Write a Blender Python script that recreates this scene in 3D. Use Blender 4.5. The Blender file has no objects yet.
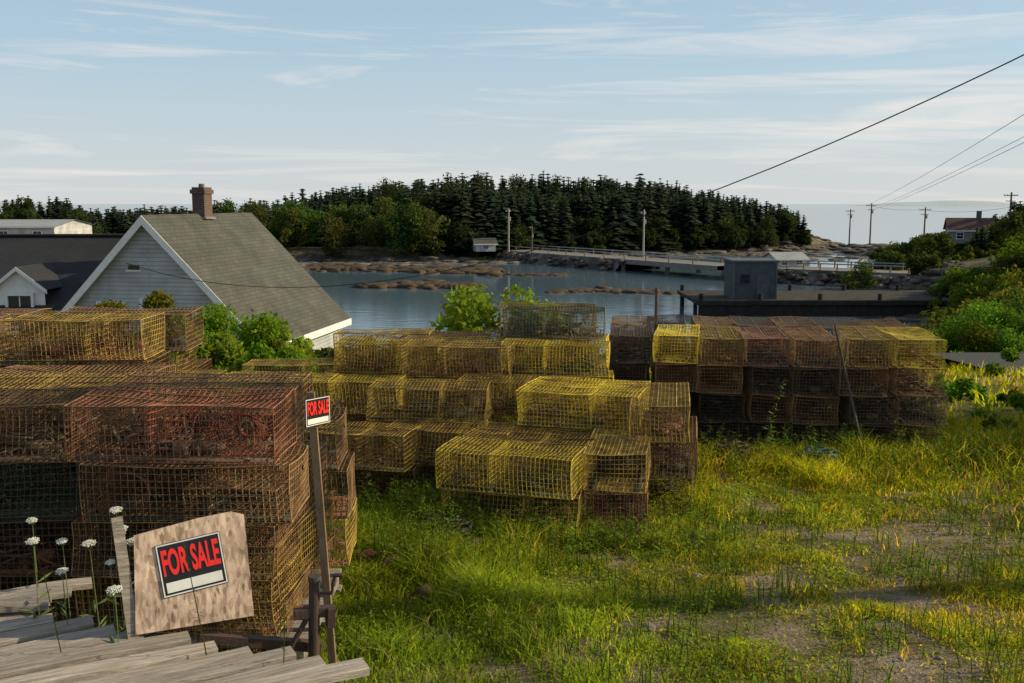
import bpy, bmesh, math, random
import numpy as np
from mathutils import Vector, Matrix
random.seed(7); rng=np.random.default_rng(7)
R=math.radians
scene=bpy.context.scene
COL=scene.collection

# ------------------------------------------------------------ utils
def link(o): COL.objects.link(o); return o
def smooth(a,b,x):
    t=np.clip((x-a)/(b-a),0,1); return t*t*(3-2*t)
_tab=rng.random((256,256))
def vnoise(x,y,s=1.0,o=0):
    x=np.asarray(x,float)/s+37.3+o*11.1; y=np.asarray(y,float)/s+91.7+o*5.3
    xi=np.floor(x).astype(int); yi=np.floor(y).astype(int)
    fx=x-xi; fy=y-yi; fx=fx*fx*(3-2*fx); fy=fy*fy*(3-2*fy)
    a=_tab[xi%256,yi%256]; b=_tab[(xi+1)%256,yi%256]; c=_tab[xi%256,(yi+1)%256]; d=_tab[(xi+1)%256,(yi+1)%256]
    return (a*(1-fx)+b*fx)*(1-fy)+(c*(1-fx)+d*fx)*fy
def mesh_np(name,v,f,mats,col=None,midx=None,smoothf=False):
    v=np.asarray(v,np.float32); f=np.asarray(f,np.int32)
    me=bpy.data.meshes.new(name)
    me.vertices.add(len(v)); me.vertices.foreach_set('co',v.ravel())
    k=f.shape[1]; n=len(f)
    me.loops.add(n*k); me.loops.foreach_set('vertex_index',f.ravel())
    me.polygons.add(n); me.polygons.foreach_set('loop_start',np.arange(0,n*k,k,dtype=np.int32))
    me.polygons.foreach_set('loop_total',np.full(n,k,np.int32))
    for m in mats: me.materials.append(m)
    if midx is not None: me.polygons.foreach_set('material_index',np.asarray(midx,np.int32))
    if smoothf: me.polygons.foreach_set('use_smooth',np.ones(n,bool))
    me.update(calc_edges=True)
    if col is not None:
        ca=me.color_attributes.new('Col','FLOAT_COLOR','POINT')
        c=np.ones((len(v),4),np.float32); c[:,:3]=col; ca.data.foreach_set('color',c.ravel())
    return me
def obj(name,me,loc=(0,0,0),rot=(0,0,0),parent=None):
    o=bpy.data.objects.new(name,me); o.location=loc; o.rotation_euler=rot
    link(o)
    if parent: o.parent=parent
    return o
def empty(name,loc=(0,0,0),rot=(0,0,0)):
    o=bpy.data.objects.new(name,None); o.location=loc; o.rotation_euler=rot; o.empty_display_size=.2
    return link(o)

class MB:  # mesh builder
    def __init__(s): s.v=[]; s.f=[]; s.m=[]
    def box(s,c,d,m=0,M=None):
        b=len(s.v); x,y,z=d[0]/2,d[1]/2,d[2]/2
        for sx,sy,sz in ((-1,-1,-1),(1,-1,-1),(1,1,-1),(-1,1,-1),(-1,-1,1),(1,-1,1),(1,1,1),(-1,1,1)):
            p=Vector((sx*x,sy*y,sz*z))
            if M is not None: p=M@p
            s.v.append((p.x+c[0],p.y+c[1],p.z+c[2]))
        for q in ((0,3,2,1),(4,5,6,7),(0,1,5,4),(1,2,6,5),(2,3,7,6),(3,0,4,7)):
            s.f.append(tuple(b+i for i in q)); s.m.append(m)
    def poly(s,pts,m=0):
        b=len(s.v); s.v+= [tuple(p) for p in pts]; s.f.append(tuple(range(b,b+len(pts)))); s.m.append(m)
    def prism(s,pts,ext,m=0):   # polygon extruded by vector
        n=len(pts); b=len(s.v); e=Vector(ext)
        s.v+=[tuple(p) for p in pts]; s.v+=[tuple(Vector(p)+e) for p in pts]
        s.f.append(tuple(range(b,b+n))[::-1]); s.m.append(m)
        s.f.append(tuple(range(b+n,b+2*n))); s.m.append(m)
        for i in range(n):
            j=(i+1)%n; s.f.append((b+i,b+j,b+n+j,b+n+i)); s.m.append(m)
    def tube(s,p0,p1,r0,r1=None,n=8,m=0,cap=True):
        if r1 is None: r1=r0
        p0=Vector(p0); p1=Vector(p1); d=(p1-p0).normalized()
        a=d.orthogonal().normalized(); c=d.cross(a); b=len(s.v)
        for p,r in ((p0,r0),(p1,r1)):
            for i in range(n):
                t=2*math.pi*i/n; q=p+a*math.cos(t)*r+c*math.sin(t)*r; s.v.append(tuple(q))
        for i in range(n):
            j=(i+1)%n; s.f.append((b+i,b+j,b+n+j,b+n+i)); s.m.append(m)
        if cap:
            s.f.append(tuple(range(b,b+n))[::-1]); s.m.append(m); s.f.append(tuple(range(b+n,b+2*n))); s.m.append(m)
    def mesh(s,name,mats,bevel=0):
        me=bpy.data.meshes.new(name); me.from_pydata(s.v,[],s.f)
        for m in mats: me.materials.append(m)
        me.polygons.foreach_set('material_index',s.m)
        bm=bmesh.new(); bm.from_mesh(me); bmesh.ops.recalc_face_normals(bm,faces=bm.faces)
        if bevel: bmesh.ops.bevel(bm,geom=list(bm.edges),offset=bevel,segments=1,affect='EDGES')
        bm.to_mesh(me); bm.free(); me.update(); return me

# ------------------------------------------------------------ materials
def mat(name,c1,c2=None,scale=5,rough=.8,bump=0,bscale=None,detail=6,ramp=(.35,.65),metal=0,coord='Object',rand=0,stretch=None,spec=.3):
    m=bpy.data.materials.new(name); m.use_nodes=True; nt=m.node_tree; N=nt.nodes; L=nt.links
    b=N['Principled BSDF']; b.inputs['Roughness'].default_value=rough; b.inputs['Metallic'].default_value=metal
    b.inputs['Specular IOR Level'].default_value=spec
    tc=N.new('ShaderNodeTexCoord'); src=tc.outputs[coord]
    if stretch:
        mp=N.new('ShaderNodeMapping'); mp.inputs['Scale'].default_value=stretch; L.new(src,mp.inputs['Vector']); src=mp.outputs[0]
    if c2 is None: c2=tuple(x*.7 for x in c1)
    nz=N.new('ShaderNodeTexNoise'); nz.inputs['Scale'].default_value=scale; nz.inputs['Detail'].default_value=detail; nz.inputs['Roughness'].default_value=.65
    L.new(src,nz.inputs['Vector'])
    r=N.new('ShaderNodeValToRGB'); r.color_ramp.elements[0].position=ramp[0]; r.color_ramp.elements[1].position=ramp[1]
    r.color_ramp.elements[0].color=(*c2,1); r.color_ramp.elements[1].color=(*c1,1)
    L.new(nz.outputs['Fac'],r.inputs[0]); out=r.outputs[0]
    if rand:
        oi=N.new('ShaderNodeObjectInfo'); mr=N.new('ShaderNodeMapRange'); mr.inputs['To Min'].default_value=1-rand; mr.inputs['To Max'].default_value=1+rand*.5
        L.new(oi.outputs['Random'],mr.inputs[0]); hs=N.new('ShaderNodeHueSaturation'); L.new(mr.outputs[0],hs.inputs['Value']); L.new(out,hs.inputs['Color']); out=hs.outputs[0]
    L.new(out,b.inputs['Base Color'])
    if bump:
        n2=N.new('ShaderNodeTexNoise'); n2.inputs['Scale'].default_value=bscale or scale*4; n2.inputs['Detail'].default_value=6; L.new(src,n2.inputs['Vector'])
        bp=N.new('ShaderNodeBump'); bp.inputs['Strength'].default_value=bump; bp.inputs['Distance'].default_value=.02
        L.new(n2.outputs['Fac'],bp.inputs['Height']); L.new(bp.outputs[0],b.inputs['Normal'])
    return m
def leafmat(name,trans=.5,tint=(1.25,1.15,.5)):
    m=bpy.data.materials.new(name); m.use_nodes=True; nt=m.node_tree; N=nt.nodes; L=nt.links
    N.remove(N['Principled BSDF']); o=N['Material Output']
    a=N.new('ShaderNodeVertexColor'); a.layer_name='Col'
    d=N.new('ShaderNodeBsdfDiffuse'); t=N.new('ShaderNodeBsdfTranslucent'); mx=N.new('ShaderNodeMixShader'); mx.inputs[0].default_value=trans
    mu=N.new('ShaderNodeMixRGB'); mu.blend_type='MULTIPLY'; mu.inputs[0].default_value=1; mu.inputs[2].default_value=(*tint,1)
    L.new(a.outputs[0],d.inputs[0]); L.new(a.outputs[0],mu.inputs[1]); L.new(mu.outputs[0],t.inputs[0])
    L.new(d.outputs[0],mx.inputs[1]); L.new(t.outputs[0],mx.inputs[2]); L.new(mx.outputs[0],o.inputs[0])
    return m
M_leaf=leafmat('foliage',.45,(1.6,1.45,.5)); M_grass=leafmat('grass_blades',.5,(1.95,1.75,.4)); M_needle=leafmat('needles',.15,(1,1,.6))
M_bark=mat('bark',(.11,.085,.06),(.05,.04,.03),8,bump=.5)
M_woodgrey=mat('weathered_wood',(.62,.54,.46),(.24,.20,.165),3.0,.85,bump=.7,bscale=14,stretch=(1.2,22,22),ramp=(.3,.7),rand=.35)
M_woodbrown=mat('stake_wood',(.30,.20,.12),(.16,.10,.06),4,.85,bump=.4,stretch=(8,8,1))
M_white=mat('white_paint',(.78,.78,.76),(.66,.66,.64),3,.6)
M_glass=mat('window_glass',(.03,.04,.05),(.02,.025,.03),1,.08,spec=.8)
M_conc=mat('concrete',(.24,.23,.21),(.15,.14,.13),2,.9,bump=.3)
M_metal=mat('galvanised_metal',(.4,.4,.4),(.3,.3,.3),5,.45,metal=.7)
M_dark=mat('dark_steel',(.045,.04,.04),(.09,.05,.035),14,.6,bump=.2)

# ------------------------------------------------------------ camera / light / sky
CAMZ=2.7
cam=bpy.data.cameras.new('camera'); co=bpy.data.objects.new('camera',cam); link(co)
cam.lens=35; cam.sensor_width=36; cam.clip_end=20000; cam.clip_start=.05
co.location=(0,0,CAMZ); co.rotation_euler=(R(90-7.9),R(0),0); scene.camera=co
SAZ=84; SEL=26
sd=Vector((math.sin(R(SAZ))*math.cos(R(SEL)),math.cos(R(SAZ))*math.cos(R(SEL)),math.sin(R(SEL))))
sl=bpy.data.lights.new('sun','SUN'); sl.energy=5.0; sl.angle=R(.5); sl.color=(1,.84,.54)
so=bpy.data.objects.new('sun',sl); so.rotation_euler=(-sd).to_track_quat('-Z','Y').to_euler(); so.location=(30,15,25); link(so)
w=bpy.data.worlds.new('World'); scene.world=w; w.use_nodes=True; nt=w.node_tree; N=nt.nodes; L=nt.links
bg=N['Background']; bg.inputs[1].default_value=.10
sky=N.new('ShaderNodeTexSky'); sky.sky_type='NISHITA'; sky.sun_disc=False; sky.sun_elevation=R(SEL); sky.sun_rotation=R(SAZ)
sky.air_density=1.0; sky.dust_density=1.5; sky.ozone_density=1.2
tc=N.new('ShaderNodeTexCoord'); sx=N.new('ShaderNodeSeparateXYZ'); L.new(tc.outputs['Generated'],sx.inputs[0])
hz=N.new('ShaderNodeMapRange'); hz.inputs['From Min'].default_value=-.02; hz.inputs['From Max'].default_value=.5; hz.inputs['To Min'].default_value=.92; hz.inputs['To Max'].default_value=.15
L.new(sx.outputs['Z'],hz.inputs[0])
hc=N.new('ShaderNodeValToRGB'); hc.color_ramp.elements[0].position=0; hc.color_ramp.elements[0].color=(7.0,7.3,7.3,1); hc.color_ramp.elements[1].position=.15; hc.color_ramp.elements[1].color=(5.1,7.0,8.4,1); L.new(sx.outputs['Z'],hc.inputs[0])
m1=N.new('ShaderNodeMixRGB'); L.new(hz.outputs[0],m1.inputs[0]); L.new(sky.outputs[0],m1.inputs[1]); L.new(hc.outputs[0],m1.inputs[2])
mp=N.new('ShaderNodeMapping'); mp.inputs['Scale'].default_value=(2.0,2.0,30); mp.inputs['Location'].default_value=(.35,0,.3); mp.inputs['Rotation'].default_value=(0,R(2),0); L.new(tc.outputs['Generated'],mp.inputs[0])
nz=N.new('ShaderNodeTexNoise'); nz.inputs['Scale'].default_value=1.3; nz.inputs['Detail'].default_value=10; nz.inputs['Roughness'].default_value=.62; nz.inputs['Distortion'].default_value=.8; L.new(mp.outputs[0],nz.inputs['Vector'])
cr=N.new('ShaderNodeValToRGB'); cr.color_ramp.elements[0].position=.50; cr.color_ramp.elements[1].position=.72; cr.color_ramp.elements[1].color=(.8,.8,.8,1); L.new(nz.outputs['Fac'],cr.inputs[0])
m2=N.new('ShaderNodeMixRGB'); L.new(cr.outputs[0],m2.inputs[0]); L.new(m1.outputs[0],m2.inputs[1]); m2.inputs[2].default_value=(8.9,8.4,7.9,1)
L.new(m2.outputs[0],bg.inputs[0])
scene.view_settings.view_transform='Standard'; scene.view_settings.look='None'; scene.view_settings.exposure=0

# ------------------------------------------------------------ terrain
WZ=-6.0
def Yf(x): return 150+np.clip(x+10,0,None)*.55
def H(x,y):
    x=np.asarray(x,float); y=np.asarray(y,float)
    near=-.036*np.clip(y-4,0,9)-smooth(13,58,y)*7.25
    thr=.42-.07*smooth(86,94,y)-.05*smooth(150,178,y)
    r=smooth(-3,9,x-(thr*y+1))*smooth(240,222,y)
    q=x/np.maximum(y,1)
    Rr=-8+(6.5-.020*np.clip(y,0,300)+5.0*smooth(.42,.66,q)*smooth(40,110,y)*smooth(175,150,y))*r
    Rr=np.where(y<14,-20,Rr)
    near=np.maximum(near,Rr)
    l=smooth(-3,9,-x-(.36*y+6))*smooth(40,60,y)
    near=np.maximum(near,-8+6*l)
    d=y-Yf(x)
    i=smooth(-8,4,d)*smooth(110,85,d)*smooth(78,55,x)
    isl=-8+4*i+i*3.0*smooth(4,45,d)*smooth(-75,-20,x)
    h=np.maximum(near,isl)
    dd=np.hypot(x,y)
    h=h+(vnoise(x,y,9)-.5)*.5*smooth(14,40,dd)+(vnoise(x,y,2.2,3)-.5)*.06+(vnoise(x,y,.6,3)-.5)*.025+(vnoise(x,y,30)-.5)*1.0*smooth(50,100,dd)
    return h
def spaced(a0,step,grow,end):
    r=[a0]; s=step
    while r[-1]<end: r.append(r[-1]+s); s*=grow
    return r
xs=np.array(sorted(set([-v for v in spaced(0,.22,1.02,260)]+spaced(0,.22,1.02,260)+[-8000,-2000,-600,600,2000,8000])))
ys=np.array(sorted(set([-8000,-1500,-300,-80,-30,-12,-5,-2]+spaced(0,.22,1.012,300)+[400,800,2500,9000])))
X,Y=np.meshgrid(xs,ys,indexing='ij'); Z=H(X,Y)
Z=np.where((Y>290)|(np.abs(X)>300)&(Y>30),-9,Z)
nx,ny=X.shape; idx=np.arange(nx*ny).reshape(nx,ny)
F=np.stack([idx[:-1,:-1],idx[1:,:-1],idx[1:,1:],idx[:-1,1:]],-1).reshape(-1,4)
gm=bpy.data.materials.new('ground_soil'); gm.use_nodes=True; nt=gm.node_tree; N=nt.nodes; L=nt.links; b=N['Principled BSDF']; b.inputs['Roughness'].default_value=.95; b.inputs['Specular IOR Level'].default_value=.1
g=N.new('ShaderNodeNewGeometry'); s=N.new('ShaderNodeSeparateXYZ'); L.new(g.outputs['Position'],s.inputs[0])
def nzn(sc,det=8):
    n=N.new('ShaderNodeTexNoise'); n.inputs['Scale'].default_value=sc; n.inputs['Detail'].default_value=det; n.inputs['Roughness'].default_value=.7; L.new(g.outputs['Position'],n.inputs['Vector']); return n
def rmp(src,els):
    r=N.new('ShaderNodeValToRGB'); e=r.color_ramp.elements
    e[0].position,e[0].color=els[0][0],(*els[0][1],1); e[1].position,e[1].color=els[-1][0],(*els[-1][1],1)
    for p,c in els[1:-1]:
        k=e.new(p); k.color=(*c,1)
    L.new(src,r.inputs[0]); return r
n1=nzn(1.1); r1=rmp(n1.outputs['Fac'],[(.35,(.08,.10,.025)),(.48,(.16,.14,.06)),(.56,(.27,.21,.15)),(.7,(.36,.29,.24))])
n2=nzn(45,3); r2=rmp(n2.outputs['Fac'],[(.3,(.45,.45,.45)),(.7,(1.3,1.3,1.3))])
mx=N.new('ShaderNodeMixRGB'); mx.blend_type='MULTIPLY'; mx.inputs[0].default_value=1; L.new(r1.outputs[0],mx.inputs[1]); L.new(r2.outputs[0],mx.inputs[2])
n3=nzn(.6); r3=rmp(n3.outputs['Fac'],[(.35,(.045,.034,.022)),(.5,(.08,.065,.05)),(.65,(.17,.15,.13))])
ad=N.new('ShaderNodeMath'); ad.operation='MULTIPLY_ADD'; L.new(n3.outputs['Fac'],ad.inputs[0]); ad.inputs[1].default_value=1.6; L.new(s.outputs['Z'],ad.inputs[2])
mr=N.new('ShaderNodeMapRange'); mr.inputs['From Min'].default_value=-4.3; mr.inputs['From Max'].default_value=-3.8; L.new(ad.outputs[0],mr.inputs[0])
m3=N.new('ShaderNodeMixRGB'); L.new(mr.outputs[0],m3.inputs[0]); L.new(r3.outputs[0],m3.inputs[1]); L.new(mx.outputs[0],m3.inputs[2]); L.new(m3.outputs[0],b.inputs['Base Color'])
bp=N.new('ShaderNodeBump'); bp.inputs['Strength'].default_value=.8; bp.inputs['Distance'].default_value=.03; L.new(n2.outputs['Fac'],bp.inputs['Height']); L.new(bp.outputs[0],b.inputs['Normal'])
obj('ground',mesh_np('ground',np.stack([X,Y,Z],-1).reshape(-1,3),F,[gm],smoothf=True))

# water
wm=bpy.data.materials.new('sea_water'); wm.use_nodes=True; nt=wm.node_tree; N=nt.nodes; L=nt.links; b=N['Principled BSDF']
b.inputs['Base Color'].default_value=(.08,.13,.17,1); b.inputs['Roughness'].default_value=.10; b.inputs['IOR'].default_value=1.33
g=N.new('ShaderNodeNewGeometry'); mp=N.new('ShaderNodeMapping'); mp.inputs['Scale'].default_value=(.5,1.2,1); L.new(g.outputs['Position'],mp.inputs[0])
n=N.new('ShaderNodeTexNoise'); n.inputs['Scale'].default_value=1.2; n.inputs['Detail'].default_value=5; L.new(mp.outputs[0],n.inputs[0])
bp=N.new('ShaderNodeBump'); bp.inputs['Strength'].default_value=.14; bp.inputs['Distance'].default_value=.1; L.new(n.outputs['Fac'],bp.inputs['Height']); L.new(bp.outputs[0],b.inputs['Normal'])
mb=MB(); mb.poly([(-12000,30,WZ),(12000,30,WZ),(12000,14000,WZ),(-12000,14000,WZ)]); obj('sea_water',mb.mesh('sea_water',[wm]))

M_far=mat('hazy_island',(.45,.50,.54),(.42,.47,.51),.001,1)  # distance haze is painted into this pale base colour
def farisland(x0,x1,y,h,sd):
    n=60; t=np.linspace(0,1,n); xx=x0+(x1-x0)*t; hh=h*np.sin(np.pi*t)**.6*(.5+.7*vnoise(t*8,t*0+sd,1))
    v=[];f=[]
    for i in range(n): v+= [(xx[i],y-150,WZ-1),(xx[i],y,WZ+hh[i]),(xx[i],y+400,WZ-1)]
    for i in range(n-1):
        a=3*i; f+=[(a,a+3,a+4,a+1),(a+1,a+4,a+5,a+2)]
    obj('distant_island',mesh_np('distant_island',v,f,[M_far],smoothf=True))
farisland(1250,1900,3600,16,1.3); farisland(-2300,-1500,3500,16,4.2)

# ------------------------------------------------------------ foliage generators
def leafcloud(centers,radii,n,size,base=(.06,.09,.02),var=.5,squash=.85,shell=.55):
    centers=np.asarray(centers,float); radii=np.asarray(radii,float)
    p=radii**2/np.sum(radii**2); k=rng.choice(len(centers),n,p=p)
    d=rng.normal(size=(len(k),3)); d/=np.linalg.norm(d,axis=1)[:,None]
    rr=shell+(1-shell)*rng.random(len(k))**.7; rr*=1+np.abs(rng.normal(0,.16,len(k)))
    P=centers[k]+d*(radii[k]*rr)[:,None]*np.array([1,1,squash])
    m=len(k); a=rng.normal(size=(m,3)); a/=np.linalg.norm(a,axis=1)[:,None]; a=a+d*.4
    u=np.cross(a,rng.normal(size=(m,3))); u/=np.linalg.norm(u,axis=1)[:,None]; vv=np.cross(a,u); vv/=np.linalg.norm(vv,axis=1)[:,None]
    s=size*(.6+.8*rng.random(m))[:,None]
    V=np.stack([P-u*s,P+vv*s*.5,P+u*s,P-vv*s*.5],1).reshape(-1,3)
    F=np.arange(m*4).reshape(m,4)
    cl=(rng.random(len(centers))*.7+.65)[k]
    c=np.array(base)[None]*(cl*(1-var/2+var*rng.random(m)))[:,None]
    c[:,0]*=1+.35*(rng.random(m)-.4)
    C=np.repeat(c,4,0); return V,F,C
def cat(parts):
    V=[];F=[];C=[];o=0
    for v,f,c in parts: V.append(v);F.append(f+o);C.append(c);o+=len(v)
    return np.concatenate(V),np.concatenate(F),np.concatenate(C)
def shrub(name,x,y,w,h,nleaf,size,base=(.06,.09,.02),nc=14,z0=None,limbs=6,rr=(.12,.26)):
    z=float(H(x,y)) if z0 is None else z0
    cs=[];rs=[]
    for i in range(nc):
        a=random.uniform(0,6.28); r=w*.5*math.sqrt(random.random())*.85; zz=h*random.uniform(.25,.85)*(1-.35*(r/(w*.5)))
        cs.append((r*math.cos(a),r*math.sin(a),zz)); rs.append(random.uniform(*rr)*min(w,h*1.2))
    V,F,C=leafcloud(cs,rs,nleaf,size,base)
    mb=MB()
    for i in range(limbs):
        c=cs[i%nc]; mb.tube((random.uniform(-.1,.1),random.uniform(-.1,.1),-.1),(c[0]*.5,c[1]*.5,c[2]*.55),.02*h,.012*h,6); mb.tube((c[0]*.5,c[1]*.5,c[2]*.55),c,.012*h,.004*h,5)
    e=empty(name,(x,y,z))
    obj('leaves',mesh_np(name+'_leaves',V,F,[M_leaf],C),parent=e); obj('branches',mb.mesh(name+'_branches',[M_bark]),parent=e)
    return e
def bushmass(name,items,base=(.055,.085,.02),size=.16,dens=260):
    parts=[]
    for (x,y,w,h) in items:
        z=float(H(x,y)); nc=max(14,int(w*h*2.2)); cs=[];rs=[]
        for i in range(nc):
            a=random.uniform(0,6.28); r=w*.55*math.sqrt(random.random()); zz=z+h*random.uniform(.05,.9)*(1-.45*(r/(w*.5))**1.5)
            cs.append((x+r*math.cos(a),y+r*math.sin(a),zz)); rs.append(random.uniform(.07,.2)*min(w,h*1.5))
        bb=tuple(b*random.uniform(.75,1.25) for b in base)
        parts.append(leafcloud(cs,rs,int(dens*w*h),size,bb,shell=.25))
    V,F,C=cat(parts); return obj(name,mesh_np(name,V,F,[M_leaf],C))

def spruces(name,items,tiers=16,br=10,dark=(.034,.052,.028)):
    V=[];F=[];C=[];o=0
    for (x,y,z,h,w) in items:
        t=(np.arange(tiers)+rng.random(tiers)*.7)/tiers
        T=np.repeat(t,br); n=len(T); a=rng.random(n)*6.283
        pw=rng.uniform(.5,.9)
        zz=z+h*(.05+.95*T); ln=w*.5*(1-T)**pw*(.5+.8*rng.random(n))+.15
        dx=np.cos(a);dy=np.sin(a); px=-dy;py=dx
        droop=ln*(.1+.4*rng.random(n)); ww=ln*.45+.15
        root=np.stack([x+0*dx,y+0*dy,zz],-1); tip=np.stack([x+dx*ln,y+dy*ln,zz-droop],-1)
        mid1=np.stack([x+dx*ln*.55+px*ww*.6,y+dy*ln*.55+py*ww*.6,zz-droop*.8-.1],-1); mid2=np.stack([x+dx*ln*.55-px*ww*.6,y+dy*ln*.55-py*ww*.6,zz-droop*.8-.1],-1)
        V.append(np.stack([root,mid1,tip,mid2],1).reshape(-1,3)); F.append(np.arange(n*4).reshape(n,4)+o); o+=n*4
        k=6; aa=rng.random(k)*3.14
        A=[]
        for q in aa:
            A.append([(x-math.cos(q)*w*.16,y-math.sin(q)*w*.16,z+h*.02),(x+math.cos(q)*w*.16,y+math.sin(q)*w*.16,z+h*.02),(x+.06,y,z+h*.93),(x-.06,y,z+h*.96)])
        A=np.array(A).reshape(-1,3); V.append(A); F.append(np.arange(k*4).reshape(k,4)+o); o+=k*4
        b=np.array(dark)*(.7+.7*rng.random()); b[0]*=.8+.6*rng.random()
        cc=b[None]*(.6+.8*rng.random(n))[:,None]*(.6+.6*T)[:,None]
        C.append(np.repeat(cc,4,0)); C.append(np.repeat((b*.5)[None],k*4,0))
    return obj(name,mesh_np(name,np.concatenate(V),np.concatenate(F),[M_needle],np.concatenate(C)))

# island forest
items=[]
while len(items)<1200:
    x=random.uniform(-80,56); d=random.uniform(2,60) if random.random()<.7 else random.uniform(0,20); y=float(Yf(x))+d
    if x>42 and random.random()<.5: continue
    if -45<x<-14 and d<10 : continue
    if x<-52 and random.random()<.3: continue
    hh=5.4 if x<-52 else (5.4+(x+52)/24*2.4 if x<-28 else 7.8+min(1,(x+28)/20)*2.0)
    if x>32: hh*=1-.5*(x-32)/24
    hh*=random.uniform(.82,1.05)
    if random.random()<.07: hh*=1.14
    hh*=.85+.28*float(vnoise(x,y,14,2))
    items.append((x,y,float(H(x,y))-.2,hh,hh*random.uniform(.42,.70)))
spruces('spruce_forest',items,dark=(.028,.044,.027))
def broadleaf_items(lst,n=2200,ls=.22): 
    parts=[]
    for x,y,w,h,base in lst:
        z=float(H(x,y)); nc=22; cs=[];rs=[]
        for i in range(nc):
            a=random.uniform(0,6.28); t=random.uniform(.15,.92); r=w*.5*math.sin(math.pi*min(1,t*.85+.12))*random.uniform(.2,1)
            cs.append((x+r*math.cos(a),y+r*math.sin(a),z+h*t)); rs.append(random.uniform(.10,.2)*h)
        parts.append(leafcloud(cs,rs,n,ls,base,shell=.3))
    return cat(parts)
lst=[]
for i in range(22):
    x=random.uniform(-46,-8); lst.append((x,float(Yf(x))+random.uniform(-1,9),random.uniform(4,7),random.uniform(5,8.8),(.085*random.uniform(.6,1.1),.12*random.uniform(.7,1.05),.035)))
for i in range(24):
    x=random.uniform(-95,-40); lst.append((x,float(Yf(x))+random.uniform(-6,6),random.uniform(4,8),random.uniform(3.5,5.5),(.045,.07,.027)))
for i in range(46):
    x=random.uniform(-14,54); d=random.uniform(-1,3); hh=random.uniform(2.5,5.5); lst.append((x,float(Yf(x))+d,hh*.9,hh,(.036,.056,.026)))
for i in range(34):
    x=random.uniform(-24,48); d=random.uniform(8,40); hh=random.uniform(6.5,9.2)*(1 if x<30 else .58); lst.append((x,float(Yf(x))+d,hh*.7,hh,(.036,.056,.025)))
V,F,C=broadleaf_items(lst,1700); obj('broadleaf_trees',mesh_np('broadleaf_trees',V,F,[M_leaf],C))
items=[(random.uniform(-58,-24),random.uniform(96,128),0,random.uniform(2.6,5.2),random.uniform(1.8,3)) for i in range(60)]
items=[(x,y,float(H(x,y))-.2,h,w) for x,y,_,h,w in items if x<-.24*y and H(x,y)>-6 and abs(x+55.5)>11]
if items: spruces('spruce_trees',items)
# right headland
items=[]
for i in range(95):
    y=random.uniform(112,165); q=random.uniform(.445,.64); x=y*q; hh=random.uniform(2.5,4.2)+4.6*max(0,min(1,(q-.455)/.06)); items.append((x,y,float(H(x,y))-.2,hh*.85,hh*.5))
items=[t for t in items if not (abs(t[0]-63)<4.0 and t[1]<141)]
for i in range(8):
    y=random.uniform(195,215); x=y*random.uniform(.275,.292); items.append((x,y,float(H(x,y))-.2,random.uniform(2.5,5),2.0))
spruces('spruce_grove',items)
lst=[]
for i in range(40):
    y=random.uniform(92,150); q=random.uniform(.345,.60); x=y*q; hh=random.uniform(2.2,4.0); lst.append((x,y,hh*1.3,hh,(.058,.085,.028)))
lst=[t for t in lst if not (abs(t[0]-63)<5 and t[1]<141)]
V,F,C=broadleaf_items(lst,1500,.17); obj('broadleaf_trees',mesh_np('broadleaf_trees',V,F,[M_leaf],C))

# right bushes
bl=[]
for i in range(60):
    y=random.uniform(34,84); x=y*random.uniform(.40,.60)+2
    if x-(.42*y+1)<1: x+=2.5
    bl.append((x,y,random.uniform(4,7),random.uniform(1.8,3.4)))
bushmass('bushes',bl,(.085,.125,.026),.13,330)
bl=[(13.6,21.2,2.6,.55),(15.5,29.5,4,2.6),(18,31,5,3.2),(13.4,29.5,4,2.0),(20,34,5,3.6),(12.0,17.6,1.9,.75),(10.4,19.0,1.8,.6),(9.6,16.2,1.5,.6),(19,24.5,3.4,1.0),(11.8,27.5,2.5,1.3),(8.4,15,1.4,.5),(10.6,15,1.6,.6),(7.2,13.6,1.3,.45),(9.2,13.2,1.6,.6),(6.4,12.4,.9,.35),(7.6,11.2,1.0,.4),(6.2,10.6,.8,.35),(8.2,12.4,1.4,.5),(7.0,15.5,1.3,.5)]
bushmass('bushes',bl,(.12,.175,.03),.05,2600)
bl=[]
for i in range(34):
    y=random.uniform(105,160); x=y*random.uniform(.33,.60); bl.append((x,y,random.uniform(4,8),random.uniform(1.0,2.2)))
bushmass('bushes',bl,(.06,.085,.028),.22,110)
bl=[(-7.4,19,2.4,2.1),(-6.4,18.4,1.6,1.6),(-5.5,18,2.4,1.2),(-6.6,22,3,1.8),(-4.4,17.5,1.8,1.0),(-6.2,16.5,1.8,1.0),(-4.9,19.5,1.5,1.3),(-8.3,18.5,1.6,1.9)]
bushmass('bushes',bl,(.14,.20,.025),.055,2400)
bl=[(random.uniform(-6,9),random.uniform(17,34),random.uniform(1.5,3),random.uniform(.5,.9)) for i in range(34)]
bushmass('bushes',bl,(.08,.115,.025),.08,700)
shrub('shrub',-.22,14.3,1.9,2.45,4200,.055,(.17,.25,.03),24,rr=(.09,.17))
shrub('shrub',8.0,6.0,2.2,2.6,10000,.06,(.06,.09,.02),18)  # unseen, added outside the frame to shade the lower-right ground
shrub('shrub',7.9,7.0,2.0,2.4,9000,.06,(.06,.09,.02),18)  # second unseen shrub, added to widen that corner shadow
shrub('shrub',9.9,10.7,2.4,2.2,8000,.06,(.06,.09,.02),16)  # unseen, added to shade the grass at the right edge
shrub('shrub',11.6,13.2,3.2,4.5,17000,.06,(.06,.09,.02),26)  # unseen tall shrub, added to shade the right trap row
shrub('shrub',13.8,12.0,3.2,4.8,14000,.06,(.06,.09,.02),22)  # unseen, added behind it to shade the grass before the row

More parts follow.
